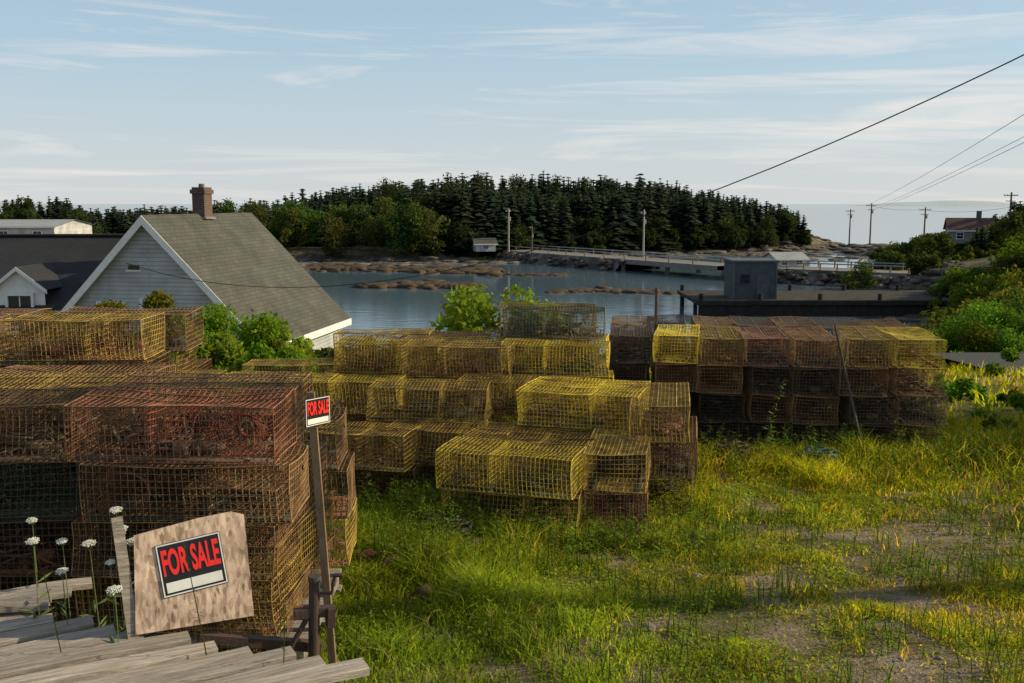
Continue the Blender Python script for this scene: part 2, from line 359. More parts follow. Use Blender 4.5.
# ------------------------------------------------------------ shore rocks
def ico(sub):
    bm=bmesh.new(); bmesh.ops.create_icosphere(bm,subdivisions=sub,radius=1); v=np.array([q.co[:] for q in bm.verts]); f=np.array([[a.index for a in p.verts] for p in bm.faces]); bm.free(); return v,f
IV,IF=ico(2)
def rocks(name,items,m,ang=True):
    V=[];F=[];o=0
    for x,y,z,sx,sy,sz in items:
        ph=rng.random(3)*20
        d=1+.34*(np.sin(IV[:,0]*3+ph[0])+np.sin(IV[:,1]*3.3+ph[1])*.8+np.sin(IV[:,2]*4+ph[2])*.6)*.5+rng.normal(0,.09,len(IV))
        a=rng.random()*6.28; v=IV*d[:,None]*np.array([sx,sy,sz]); c,s=math.cos(a),math.sin(a)
        v=np.stack([v[:,0]*c-v[:,1]*s,v[:,0]*s+v[:,1]*c,v[:,2]],-1)+np.array([x,y,z]); V.append(v);F.append(IF+o);o+=len(v)
    return obj(name,mesh_np(name,np.concatenate(V),np.concatenate(F),[m]))
M_rock=mat('shore_granite',(.20,.18,.16),(.055,.046,.038),.45,.9,bump=.8,bscale=3,ramp=(.44,.66))
M_weed=mat('rockweed',(.10,.062,.030),(.04,.027,.016),1.2,.8,bump=.8,bscale=6)
M_grav=mat('field_stone',(.30,.24,.21),(.15,.125,.11),6,.9,bump=.4)
it=[]
for i in range(900):
    x=random.uniform(-70,66); y=float(Yf(x))+random.uniform(-9,-1); s=random.uniform(.3,1.1); it.append((x,y,max(float(H(x,y)),WZ-.15)+.0,s*2.2,s*1.2,s*.34))
for i in range(260):
    y=random.uniform(150,215); x=y*random.uniform(.27,.42); s=random.uniform(.3,1.0); it.append((x,y,max(float(H(x,y)),WZ-.1),s*2,s*1.2,s*.32))
for i in range(200):
    y=random.uniform(60,110); x=.42*y+random.uniform(-3,3); s=random.uniform(.3,.8); it.append((x,y,max(float(H(x,y)),WZ-.1),s*1.7,s,s*.35))
rocks('shore_rocks',it,M_rock)
it=[]
for i in range(190):
    t=random.random(); x=-15.5+11.5*t; y=104+random.gauss(0,1.9)*math.sin(3.14*t)+2*math.sin(t*3); s=random.uniform(.25,.9); it.append((x,y,WZ+.02,s*1.7,s*1.2,s*.48))
for i in range(130):
    t=random.random(); x=4+12*t; y=98+random.gauss(0,1.2)*math.sin(3.14*t)+1.5*math.sin(t*4); s=random.uniform(.2,.7); it.append((x,y,WZ+.0,s*1.8,s*1.2,s*.34))
for i in range(240):
    t=random.random(); x=-28+26*t; y=134+random.gauss(0,2.2)-5*t; s=random.uniform(.35,1.0); it.append((x,y,WZ+.0,s*2,s,s*.46))
for i in range(60):
    t=random.random(); x=-3+10*t; y=122+random.gauss(0,1.0); s=random.uniform(.2,.7); it.append((x,y,WZ,s*2,s,s*.25))
rocks('seaweed_ledge',it,M_weed)

# ------------------------------------------------------------ causeway & bridge, wharf
def causeway():
    p=[Vector((-30,168)),Vector((-2,160)),Vector((26,117)),Vector((44,104))]
    mb=MB(); zt=-4.5
    pts=[]
    for i in range(3):
        for k in range(12): pts.append(p[i].lerp(p[i+1],k/12))
    pts.append(p[3])
    for i in range(len(pts)-1):
        a,b=pts[i],pts[i+1]; d=(b-a).normalized(); q=Vector((-d.y,d.x))*2.6; q2=Vector((-d.y,d.x))*4.6
        bridge=(20<=i<=26)
        mb.poly([(a+q).to_3d()+Vector((0,0,zt)),(a-q).to_3d()+Vector((0,0,zt)),(b-q).to_3d()+Vector((0,0,zt)),(b+q).to_3d()+Vector((0,0,zt))],0)
        for s in (1,-1):
            A=(a+q*s).to_3d();B=(b+q*s).to_3d();A2=(a+q2*s).to_3d();B2=(b+q2*s).to_3d()
            if bridge:
                mb.poly([A+Vector((0,0,zt)),B+Vector((0,0,zt)),B+Vector((0,0,zt-.6)),A+Vector((0,0,zt-.6))],0)
                if i%2==0: mb.box(A+Vector((0,0,-6.1)),(.5,.5,2.0),1)
            else:
                mb.poly([A+Vector((0,0,zt)),B+Vector((0,0,zt)),B2+Vector((0,0,WZ-.8)),A2+Vector((0,0,WZ-.8))],1)
            A=(a+q*s*.93).to_3d();B=(b+q*s*.93).to_3d()
            mb.tube(A+Vector((0,0,zt+.7)),B+Vector((0,0,zt+.7)),.07,n=5,m=2); mb.tube(A+Vector((0,0,zt)),A+Vector((0,0,zt+.7)),.09,n=5,m=3)
        if bridge: mb.poly([(a+q).to_3d()+Vector((0,0,zt-.6)),(a-q).to_3d()+Vector((0,0,zt-.6)),(b-q).to_3d()+Vector((0,0,zt-.6)),(b+q).to_3d()+Vector((0,0,zt-.6))],0)
    obj('causeway_bridge',mb.mesh('causeway',[M_conc,M_rock,M_metal,M_woodbrown]))
    it=[]
    for i in range(len(pts)-1):
        if 20<=i<=26: continue
        for k in range(16):
            q=pts[i].lerp(pts[i+1],random.random()); d=(pts[i+1]-pts[i]).normalized(); nn=Vector((-d.y,d.x)); t=random.uniform(2.9,5.2)*random.choice((-1,-1,1)); q=q+nn*t
            z=zt-(abs(t)-2.6)/2.4*2; s=random.uniform(.25,.6); it.append((q.x,q.y,z,s*1.3,s,s*.6))
    rocks('riprap_rocks',it,M_rock)
causeway()

M_pole=mat('utility_pole_wood',(.16,.13,.10),(.09,.07,.05),3,.9,stretch=(6,6,.5))
M_polep=mat('bleached_pole_wood',(.46,.43,.39),(.36,.33,.30),3,.9,stretch=(6,6,.5))
def upole(x,y,h,z=None,rot=0,m=None,thin=1,arm=1):
    z=float(H(x,y))-.1 if z is None else z
    mb=MB(); mb.tube((0,0,0),(0,0,h),.16*thin,.11*thin,10); mb.box((0,.14,h-.45),(1.9*arm,.09,.11)); 
    if arm>.8: mb.box((0,.14,h-1.2),(1.3,.09,.1))
    for i in (-.9,-.45,.45,.9): mb.tube((i*arm,.14,h-.40),(i*arm,.14,h-.24),.05,.04,6,m=1)
    mb.tube((.28*thin,0,h-1.9),(.28*thin,0,h-1.3),.14*thin,.14*thin,8,m=1)
    obj('utility_pole',mb.mesh('utility_pole',[m or M_pole,M_metal]),(x,y,z),(0,0,rot)); return z+h
upole(-.5,150,6.5,z=-4.5,m=M_polep,thin=.85,arm=.45,rot=.6); upole(17.5,133,6.4,z=-4.5,m=M_polep,thin=.85,arm=.45,rot=.6)
upole(3.0,150,4.0,z=-4.5,thin=.7,arm=.35,rot=1)
upole(68,190,8.2); upole(71.5,212,7.6); upole(70,170,7); upole(68,137,7.5)
upole(14,8,10.1,z=-.2,rot=.8)
M_wire=mat('cable_black',(.03,.03,.03),(.02,.02,.02),1,.6)
def wire(name,f,n=40,r=.010):
    cu=bpy.data.curves.new(name,'CURVE'); cu.dimensions='3D'; cu.bevel_depth=r; cu.bevel_resolution=1
    sp=cu.splines.new('POLY'); sp.points.add(n)
    for i in range(n+1):
        sp.points[i].co=(*f(i/n),1)
    cu.materials.append(M_wire); obj(name,cu)
wire('power_cable',lambda t:(-12+26*t,31-23*t,.86-4.4*t+13.2*t*t))
for dz,dx in ((0,-1),(-.75,.4),(-.1,1)):
    wire('power_cable',lambda t:(68+dx-54*t,190-182*t,2.3+dz+6.9*t-2.2*t*(1-t)*1.0),r=.015)
wire('power_cable',lambda t:(68+2*t,190-20*t,2.2-.5*t-1.5*t*(1-t)),r=.02)
wire('power_cable',lambda t:(70-2*t,170-33*t,1.6+.6*t-2*t*(1-t)),r=.02)

def wharf():
    mb=MB(); x0,x1,y0,y1,zt=14.3,36,77,86,-4.75
    mb.box(((x0+x1)/2,(y0+y1)/2,zt-.15),(x1-x0,y1-y0,.3),0)
    for i in range(19):
        x=x0+.4+i*(x1-x0-.8)/18
        for y in (y0+.2,y1-.3): mb.tube((x,y,WZ-1.5),(x,y,zt+ (.5 if i%4==0 else -.3)),.2,.18,8,1)
        mb.box((x+.55,y0+.12,zt-.9),(1.05,.12,1.2),1)
    mb.box(((x0+x1)/2,y0-.08,zt-.2),(x1-x0,.16,.35),1)
    mb.box(((x0+x1)/2,y0-.05,zt-1.5),(x1-x0,.1,.2),1)
    for k in range(7): mb.box((19,y0-.3,zt-.2-.3*k),(.5,.06,.06),1)
    obj('wharf',mb.mesh('wharf',[mat('wharf_deck',(.085,.08,.07),(.05,.045,.04),2,.95,spec=.05),mat('creosote_piling',(.04,.033,.028),(.02,.018,.015),2,.9)]))
    e=empty('fishing_shed',(19,79.5,zt)); M_sh=mat('grey_shingle',(.085,.095,.10),(.06,.065,.07),3,.85,bump=.4)
    mb=MB(); mb.box((0,0,1.45),(3.3,3.6,2.9),0); mb.box((0,0,2.98),(3.6,3.9,.14),1); mb.box((.6,-1.83,1.0),(.9,.06,2.0),2); mb.box((-.8,-1.83,1.6),(.7,.06,.7),3); mb.box((-.8,-1.85,1.2),(.85,.09,.07),2)
    for sx in (-1.65,1.65): mb.box((sx,-1.81,1.45),(.12,.1,2.86),1)
    obj('walls',mb.mesh('fishing_shed',[M_sh,mat('shed_trim',(.12,.13,.14),None,3),mat('shed_door',(.10,.11,.12),None,3),M_glass]),parent=e)
    mb=MB(); mb.tube((0,0,-2),(0,0,3.6),.14,.11,8); mb.tube((0,0,3.3),(0,0,3.45),.18,.18,8); obj('mooring_pile',mb.mesh('mooring_pile',[M_pole]),(8.9,61,-6))
wharf()

# ------------------------------------------------------------ buildings
def shingle_mat(name,c1,c2,sc,mortar,bs=.5):
    m=bpy.data.materials.new(name); m.use_nodes=True; nt=m.node_tree; N=nt.nodes; L=nt.links; b=N['Principled BSDF']; b.inputs['Roughness'].default_value=.85
    tc=N.new('ShaderNodeTexCoord'); mp=N.new('ShaderNodeMapping'); L.new(tc.outputs['UV'],mp.inputs[0])
    br=N.new('ShaderNodeTexBrick'); br.inputs['Scale'].default_value=1; br.inputs['Brick Width'].default_value=sc[0]; br.inputs['Row Height'].default_value=sc[1]; br.inputs['Mortar Size'].default_value=.012; br.inputs['Mortar Smooth'].default_value=.3
    br.inputs['Color1'].default_value=(*c1,1); br.inputs['Color2'].default_value=(*c2,1); br.inputs['Mortar'].default_value=(*mortar,1)
    L.new(mp.outputs[0],br.inputs[0])
    n=N.new('ShaderNodeTexNoise'); n.inputs['Scale'].default_value=1.2; n.inputs['Detail'].default_value=8; L.new(tc.outputs['Object'],n.inputs[0])
    r=N.new('ShaderNodeValToRGB'); r.color_ramp.elements[0].position=.3; r.color_ramp.elements[0].color=(.66,.66,.64,1); r.color_ramp.elements[1].position=.7; r.color_ramp.elements[1].color=(1.12,1.1,1.05,1); L.new(n.outputs[0],r.inputs[0])
    mx=N.new('ShaderNodeMixRGB'); mx.blend_type='MULTIPLY'; mx.inputs[0].default_value=1; L.new(br.outputs[0],mx.inputs[1]); L.new(r.outputs[0],mx.inputs[2]); L.new(mx.outputs[0],b.inputs['Base Color'])
    bp=N.new('ShaderNodeBump'); bp.inputs['Strength'].default_value=bs; bp.inputs['Distance'].default_value=.02; L.new(br.outputs['Fac'],bp.inputs['Height']); bp.invert=True; L.new(bp.outputs[0],b.inputs['Normal'])
    return m
def uvpoly_obj(name,polys,m,parent,thick=None):
    me=bpy.data.meshes.new(name); v=[];f=[]
    for p in polys:
        b=len(v); v+=[tuple(q) for q in p]; f.append(tuple(range(b,b+len(p))))
    me.from_pydata(v,[],f); me.materials.append(m); uv=me.uv_layers.new(name='UVMap')
    for pl in me.polygons:
        n=pl.normal; u=Vector((0,0,1)).cross(n)
        u=u.normalized() if u.length>.01 else Vector((1,0,0)); w_=n.cross(u)
        for li in pl.loop_indices:
            c=me.vertices[me.loops[li].vertex_index].co; uv.data[li].uv=(c.dot(u),c.dot(w_))
    return obj(name,me,parent=parent)
M_sid=shingle_mat('clapboard_siding',(.46,.50,.53),(.44,.48,.51),(4.2,.13),(.28,.30,.32),.4)
M_roof=shingle_mat('asphalt_shingle',(.088,.09,.072),(.07,.071,.058),(.33,.15),(.046,.047,.04))
M_roofd=shingle_mat('dark_shingle',(.026,.027,.033),(.020,.022,.026),(.33,.15),(.014,.014,.016))
M_brick=shingle_mat('chimney_brick',(.13,.06,.045),(.10,.045,.035),(.22,.075),(.13,.12,.11))
def window(mb,x,z,w,h,y,grid=True):
    mb.box((x,y,z),(w,.05,h),1)
    t=.09
    mb.box((x-w/2-t/2,y-.03,z),(t,.09,h+2*t),0); mb.box((x+w/2+t/2,y-.03,z),(t,.09,h+2*t),0)
    mb.box((x,y-.03,z+h/2+t/2),(w,.085,t),0); mb.box((x,y-.05,z-h/2-t/2),(w+.1,.14,t),0)
    mb.box((x,y-.035,z),(w,.04,.04),0); mb.box((x,y-.037,z+h/4),(.03,.03,h/2-.04),0)
def gable_house():
    e=empty('gabled_house',(-11.3,31,0),(0,0,-math.atan2(1.1,7.0)))
    W=3.55; zr=2.25; ze=-1.45; Ld=7.6; zb=-4.8
    uvpoly_obj('front_gable_wall',[[(-W,0,zb),(W,0,zb),(W,0,ze),(0,0,zr-.05),(-W,0,ze)]],M_sid,e)
    uvpoly_obj('back_wall',[[(W,Ld,zb),(-W,Ld,zb),(-W,Ld,ze),(0,Ld,zr-.05),(W,Ld,ze)]],M_sid,e)
    uvpoly_obj('right_wall',[[(W,0,zb),(W,Ld,zb),(W,Ld,ze),(W,0,ze)]],M_sid,e)
    uvpoly_obj('left_wall',[[(-W,Ld,zb),(-W,0,zb),(-W,0,ze),(-W,Ld,ze)]],M_sid,e)
    s=(zr-ze)/W; ov=.32; xe=W+ov; zee=ze-ov*s; y0=-.3;y1=Ld+.3; zt=.1
    P=[]
    P.append([(0,y0,zr+zt),(xe,y0,zee+zt),(xe,y1,zee+zt),(0,y1,zr+zt)][::1])
    P.append([(0,y1,zr+zt),(-xe,y1,zee+zt),(-xe,y0,zee+zt),(0,y0,zr+zt)])
    P.append([(0,y0+.02,zr-.04),(0,y1-.02,zr-.04),(xe,y1-.02,zee-.04),(xe,y0+.02,zee-.04)]); P.append([(0,y0+.02,zr-.04),(-xe,y0+.02,zee-.04),(-xe,y1-.02,zee-.04),(0,y1-.02,zr-.04)])
    uvpoly_obj('roof',P,M_roof,e)
    mb=MB()
    for sg in (1,-1):
        for yy in (y0-.03,y1-.02):
            mb.prism([(0,yy,zr+.085),(sg*xe,yy,zee+.085),(sg*xe,yy,zee-.2),(0,yy,zr-.2)],(0,.05,0),0)
        mb.box((sg*(xe+.025),(y0+y1)/2,zee-.03),(.05,y1-y0+.02,.24),0)
        mb.box((sg*(W+.02),-.02,(zb+ze)/2),(.14,.08,ze-zb),0)
    mb.box((W+.16,Ld/2,ze-.32),(.28,Ld,.03),0)
    obj('trim',mb.mesh('trim',[M_white]),parent=e)
    mb=MB(); window(mb,.25,-.85,.95,1.05,-.02); window(mb,1.85,-1.15,.7,.85,-.02); window(mb,-1.3,-.95,.8,1.0,-.02); mb.box((-.5,-.02,.72),(.35,.05,.14),1); mb.box((-.5,-.03,.62),(.5,.06,.05),0); obj('windows',mb.mesh('windows',[M_white,M_glass]),parent=e)
    b=empty('chimney',(0,0,0)); b.parent=e
    cx,cy,cw,z0,z1=0.0,3.8,.22,1.2,3.25
    def bx(x,y,w,d,za,zb): 
        return [[(x-w,y-d,za),(x+w,y-d,za),(x+w,y-d,zb),(x-w,y-d,zb)],[(x+w,y-d,za),(x+w,y+d,za),(x+w,y+d,zb),(x+w,y-d,zb)],[(x+w,y+d,za),(x-w,y+d,za),(x-w,y+d,zb),(x+w,y+d,zb)],[(x-w,y+d,za),(x-w,y-d,za),(x-w,y-d,zb),(x-w,y+d,zb)],[(x-w,y-d,zb),(x+w,y-d,zb),(x+w,y+d,zb),(x-w,y+d,zb)]]
    uvpoly_obj('stack',bx(cx,cy,cw,.3,z0,z1)+bx(cx,cy,cw+.05,.35,z1-.22,z1-.08),M_brick,b)
    mb=MB(); mb.tube((cx,cy,z1-.02),(cx,cy,z1+.12),.11,.10,8); mb.box((cx,cy,2.2),(.62,.75,.06),1); obj('flue',mb.mesh('flue',[M_brick,M_metal]),parent=b)
gable_house()
def dark_house():
    e=empty('dark_roof_house',(0,0,0))
    x0,x1=-27,-13.6; yr,zr=36.2,1.55; ye,ze=32.0,-.75; yb=40.4
    P=[[(x0,ye,ze),(x1,ye,ze),(x1,yr,zr),(x0,yr,zr)],[(x1,yb,ze),(x0,yb,ze),(x0,yr,zr),(x1,yr,zr)],[(x0,ye,ze-.1),(x0,yr,zr-.12),(x1,yr,zr-.12),(x1,ye,ze-.1)]]
    uvpoly_obj('roof',P,M_roofd,e)
    Q=[[(x0+.3,ye+.35,-4.6),(x1,ye+.35,-4.6),(x1,ye+.35,ze+.1),(x0+.3,ye+.35,ze+.1)],[(x1-.02,ye+.35,-4.6),(x1-.02,yb-.3,-4.6),(x1-.02,yb-.3,ze),(x1-.02,yr,zr-.13),(x1-.02,ye+.35,ze)],[(x0+.3,yb-.3,-4.6),(x0+.3,ye+.35,-4.6),(x0+.3,ye+.35,ze),(x0+.3,yr,zr-.13),(x0+.3,yb-.3,ze)]]
    uvpoly_obj('walls',Q,shingle_mat('white_clapboard',(.7,.7,.68),(.66,.66,.64),(3,.12),(.4,.4,.4)),e)
    mb=MB(); mb.box(((x0+x1)/2,ye-.03,ze-.08),(x1-x0,.06,.18),0); mb.box(((x0+x1)/2,yr,zr+.03),(x1-x0,.3,.05),1)
    obj('trim',mb.mesh('trim',[M_white,M_dark]),parent=e)
    for dx in (-16.0,-21.5):
        d=empty('dormer',(dx,32.3,-1.25)); d.parent=e; hw=.8; h=1.25; pk=.62
        uvpoly_obj('dormer_front',[[(-hw,0,-.4),(hw,0,-.4),(hw,0,h),(0,0,h+pk),(-hw,0,h)]],M_white,d)
        uvpoly_obj('dormer_cheeks',[[(hw,0,-.2),(hw,3,-.2),(hw,3,h),(hw,0,h)],[(-hw,3,-.2),(-hw,0,-.2),(-hw,0,h),(-hw,3,h)]],M_roofd,d)
        r=hw+.16; k=pk/hw
        uvpoly_obj('dormer_roof',[[(0,-.2,h+pk+.06),(r,-.2,h-.16*k+.06),(r,3.2,h-.16*k+.06),(0,3.2,h+pk+.06)],[(0,3.2,h+pk+.06),(-r,3.2,h-.16*k+.06),(-r,-.2,h-.16*k+.06),(0,-.2,h+pk+.06)]],M_roofd,d)
        mb=MB(); window(mb,0,.5,.75,.95,-.03)
        for sg in (1,-1): mb.prism([(0,-.22,h+pk+.05),(sg*r,-.22,h-.16*k+.05),(sg*r,-.22,h-.16*k-.08),(0,-.22,h+pk-.08)],(0,.04,0),0)
        obj('dormer_window',mb.mesh('dw',[M_white,M_glass]),parent=d)
dark_house()
def simple_building(name,x,y,z,w,d,hw,hr,wallm,roofm,rot=0,axis='x',wins=3,chim=False):
    e=empty(name,(x,y,z),(0,0,rot)); a,b=w/2,d/2
    uvpoly_obj('walls',[[(-a,-b,0),(a,-b,0),(a,-b,hw),(-a,-b,hw)],[(a,b,0),(-a,b,0),(-a,b,hw),(a,b,hw)],[(a,-b,0),(a,b,0),(a,b,hw),(a,0,hw+hr),(a,-b,hw)],[(-a,b,0),(-a,-b,0),(-a,-b,hw),(-a,0,hw+hr),(-a,b,hw)]],wallm,e)
    o=.3; k=hr/b
    uvpoly_obj('roof',[[(-a-o,-b-o,hw-o*k+.05),(a+o,-b-o,hw-o*k+.05),(a+o,0,hw+hr+.05),(-a-o,0,hw+hr+.05)],[(a+o,b+o,hw-o*k+.05),(-a-o,b+o,hw-o*k+.05),(-a-o,0,hw+hr+.05),(a+o,0,hw+hr+.05)]],roofm,e)
    mb=MB()
    for i in range(wins): window(mb,-a+w*(i+.5)/wins,hw*.55,min(.8,w/wins*.5),hw*.4,-b-.03)
    mb.box((0,-b-o-.02,hw-o*k),(w+2*o,.05,.16),0)
    if chim: mb.box((a*.4,0,hw+hr+.4),(.6,.6,1.2),2)
    obj('windows_and_trim',mb.mesh(name+'_t',[M_white,M_glass,M_brick]),parent=e)
M_wm=shingle_mat('white_metal_siding',(.50,.50,.52),(.46,.46,.48),(30,.4),(.35,.35,.35))
M_gr=mat('pale_roof',(.34,.35,.36),(.28,.29,.30),.5,.6)
simple_building('warehouse',-55.5,104,-1.4,20,9,1.8,.6,M_wm,M_gr,0,wins=6)
M_redroof=mat('brown_roof',(.11,.065,.055),(.07,.04,.04),1)
M_cot=shingle_mat('weathered_shingle_wall',(.34,.31,.29),(.28,.26,.24),(.3,.14),(.17,.16,.15))
simple_building('cottage',63,138,float(H(63,138))+1.2,5.6,4.5,1.9,1.5,M_cot,M_redroof,-.3,wins=2,chim=True)
simple_building('white_shed',31.5,115,-4.6,3.6,3.2,1.1,.6,M_wm,M_gr,.2,wins=2)
simple_building('boat_shed',-4.2,150,-4.4,3.0,3,1.2,.7,M_wm,M_roof,.2,wins=1)

# road at right
M_asph=mat('asphalt',(.085,.085,.085),(.06,.06,.06),20,.95,bump=.3,spec=.1)
rp=[(10.2,22.4),(14,23.0),(20,25),(30,30),(45,42),(60,66),(68,96)]
rv=[];rf=[]
pp=[]
for i in range(len(rp)-1):
    for k in range(10): t=k/10; pp.append((rp[i][0]*(1-t)+rp[i+1][0]*t,rp[i][1]*(1-t)+rp[i+1][1]*t))
for i,(x,y) in enumerate(pp):
    j=min(i+1,len(pp)-1); k=max(i-1,0); d=Vector((pp[j][0]-pp[k][0],pp[j][1]-pp[k][1])).normalized()
    zc=max(float(H(x,y)),float(H(x-d.y*1.2,y+d.x*1.2)),float(H(x+d.y*1.2,y-d.x*1.2)))+.04
    for s in (-1.9,-1.5,0,1.5,1.9): rv.append((x-d.y*s,y+d.x*s,zc-(.6 if abs(s)>1.6 else 0)))
for i in range(len(pp)-1):
    for k in range(4): a=i*5+k; rf.append((a,a+1,a+6,a+5))
obj('road',mesh_np('road',rv,rf,[M_asph]))

# ------------------------------------------------------------ lobster traps
def wire_lines(lines,r):
    V=[];F=[];o=0
    for P in lines:
        P=np.asarray(P,float); k=len(P); d=P[-1]-P[0]; n=np.linalg.norm(d); 
        if n<1e-6: continue
        d/=n; a=np.cross(d,[.3,.5,.81]); a/=np.linalg.norm(a); b=np.cross(d,a)
        for t in (0,2.094,4.189): V.append(P+(a*math.cos(t)+b*math.sin(t))*r)
        for s in range(3):
            s2=(s+1)%3
            for i in range(k-1): F.append((o+s*k+i,o+s*k+i+1,o+s2*k+i+1,o+s2*k+i))
        o+=3*k
    return np.concatenate(V),np.array(F)
TL,TW,TH=1.2,.54,.335
def trap_mesh(name,mats,seed,cell=.038,wr=.0023):
    rg=np.random.default_rng(seed); L_,W_,H_=TL/2,TW/2,TH
    ln=[];nx=int(TL/cell);ny=int(TW/cell);nz=int(TH/cell)
    X_=np.linspace(-L_,L_,nx+1);Y_=np.linspace(-W_,W_,ny+1);Z_=np.linspace(.0,H_,nz+1)
    sg=lambda a,b,k=4:np.linspace(a,b,k)
    for z in (0,H_):
        for y in Y_: ln.append(sg((-L_,y,z),(L_,y,z),6))
        for x in X_: ln.append(sg((x,-W_,z),(x,W_,z)))
    for y in (-W_,W_):
        for z in Z_: ln.append(sg((-L_,y,z),(L_,y,z),6))
        for x in X_: ln.append(sg((x,y,0),(x,y,H_)))
    for x in (-L_,L_,-.12 if seed%2 else .12):
        for z in Z_: ln.append(sg((x,-W_,z),(x,W_,z)))
        for y in Y_: ln.append(sg((x,y,0),(x,y,H_)))
    V,F=wire_lines(ln,wr)
    ed=[]
    for y in (-W_,W_):
        for z in (0,H_): ed.append(sg((-L_,y,z),(L_,y,z),6))
        for x in (-L_,L_): ed.append(sg((x,y,0),(x,y,H_)))
    for x in (-L_,L_):
        for z in (0,H_): ed.append(sg((x,-W_,z),(x,W_,z)))
    for y in (-W_*.55,W_*.1): ed.append(sg((-L_,y,H_+.004),(L_,y,H_+.004),6))
    V2,F2=wire_lines(ed,.0045)
    net=[]
    def funnel(p0,p1,ra,rb,n=18,m=9):
        p0=np.array(p0);p1=np.array(p1); d=p1-p0; d=d/np.linalg.norm(d); a=np.cross(d,[0,0,1.]); a/=np.linalg.norm(a); b=np.array([0,0,1.])
        for i in range(n):
            net.append([p0+(a*ra[0]*math.cos(q)+b*ra[1]*math.sin(q))*(1-t)+ (p1-p0)*t+(a*rb*math.cos(q)+b*rb*math.sin(q))*t for t,q in [(s/4,2*math.pi*(i/n)+s*.12) for s in range(5)]])
        for k in range(m+1):
            t=k/m; pts=[p0+(p1-p0)*t+(a*(ra[0]*(1-t)+rb*t)*math.cos(q)+b*(ra[1]*(1-t)+rb*t)*math.sin(q)) for q in np.linspace(0,2*math.pi,11)]
            for i in range(10): net.append([pts[i],pts[i+1]])
    z=H_*.5
    funnel((-.12,0,z),(.25,0,z+.02),(.24,.15),.07); funnel((-.38,-.26,z),(-.38,-.02,z),(.17,.14),.07); funnel((-.38,.26,z),(-.36,.03,z),(.17,.14),.07)
    V3,F3=wire_lines(net,.0022)
    mb=MB()
    for y in (-.2,.2): mb.box((0,y,-.0),(1.16,.04,.028))
    rp=[]
    cx=rg.uniform(-.2,.35); 
    for i in range(80):
        q=i*.42; rr=.12+.05*math.sin(i*.7); rp.append(Vector((cx+rr*1.4*math.cos(q),rr*math.sin(q)+rg.normal(0,.012),.03+.0016*i+rg.normal(0,.010))))
    for i in range(79): mb.tube(rp[i],rp[i+1],.008,n=4,cap=False)
    for i in range(3):
        c=Vector((rg.uniform(-.45,.45),rg.uniform(-.15,.15),.05)); M=Matrix.Rotation(rg.uniform(0,3),3,'Z'); mb.box(c,(.19,.09,.06),0,M)
    for i in range(240):
        c=Vector((rg.uniform(-L_,L_),rg.uniform(-W_,W_),abs(rg.normal(0,.05)) if i<170 else rg.uniform(.02,H_-.02))); d=Vector(rg.normal(0,1,3)).normalized()*rg.uniform(.012,.05); e=d.orthogonal().normalized()*rg.uniform(.004,.012)
        mb.poly([c-d,c+e,c+d,c-e])
    V4=np.array(mb.v);
    q4=[f for f in mb.f if len(f)==4]; F4=np.array(q4)
    Vs=np.concatenate([V,V2,V3,V4]); Fs=np.concatenate([F,F2+len(V),F3+len(V)+len(V2),F4+len(V)+len(V2)+len(V3)])
    mi=np.concatenate([np.zeros(len(F)),np.zeros(len(F2)),np.ones(len(F3)),np.full(len(F4),2)])
    ph=rg.random(6)*6
    x,y,z_=Vs[:,0].copy(),Vs[:,1].copy(),Vs[:,2].copy()
    Vs[:,2]+=(-.024*np.cos(x*2.6)*np.cos(y*5)+.014*np.sin(x*5+ph[0])*np.sin(y*6+ph[1]))*(z_/H_)
    Vs[:,1]+=.018*np.sin(x*4+ph[2])*np.sin(z_*9)
    Vs[:,0]+=.014*np.sin(y*7+ph[3])*np.sin(z_*8+ph[4])
    return mesh_np(name,Vs,Fs,mats,midx=mi)
def wiremat(name,c,rust=.5):
    return mat(name,c,(.14,.075,.038),6,.6,rand=.38,ramp=(.5-.25+rust*.2,.5+.02+rust*.12),spec=.4)
wires={'y':wiremat('yellow_wire',(.84,.64,.06),.25),'o':wiremat('ochre_wire',(.58,.40,.08),.5),'b':wiremat('brown_wire',(.34,.20,.085),.6),
 'r':wiremat('red_wire',(.42,.16,.08),.75),'g':wiremat('green_wire',(.14,.17,.10),.3),'d':wiremat('dark_wire',(.11,.08,.055),.3),'p':wiremat('faded_wire',(.32,.16,.10),.5)}
nets={'y':mat('net_orange',(.26,.14,.04),(.13,.08,.035),9),'o':mat('net_olive',(.18,.13,.06),(.09,.06,.035),9),'b':mat('net_rust',(.22,.085,.05),(.09,.05,.035),9),'r':mat('net_red',(.34,.09,.05),(.16,.05,.035),9),  # twine colours darkened to deepen the shade inside the traps
 'g':mat('net_green',(.05,.10,.075),(.04,.055,.04),9),'d':mat('net_dark',(.06,.05,.042),(.035,.03,.027),9),'p':mat('net_pink',(.24,.10,.075),(.10,.055,.045),9)}
ins=[mat('rope_tan',(.15,.105,.065),(.07,.05,.035),9),mat('rope_orange',(.24,.09,.045),(.09,.045,.03),9),mat('rope_green',(.06,.07,.045),(.04,.035,.025),9)]  # trap contents darkened too, for interior shade
TM={}
for k in wires:
    for s in range(3): TM[k,s]=trap_mesh('lobster_trap_'+k+str(s),[wires[k],nets[k],ins[s]],ord(k)*3+s)
def stack(x,y,rot,cols,z0=None,jit=.03,pitch=.345):
    z=float(H(x,y))+.03 if z0 is None else z0
    for i,c in enumerate(cols):
        if c==' ': continue
        me=TM[c,random.randint(0,2)]
        obj('lobster_trap',me,(x+random.uniform(-jit,jit)*1.8,y+random.uniform(-jit,jit),z+i*pitch),(random.uniform(-.014,.014),random.uniform(-.014,.014),R(rot+random.uniform(-3.2,3.2)+(180 if random.random()<.5 else 0))))
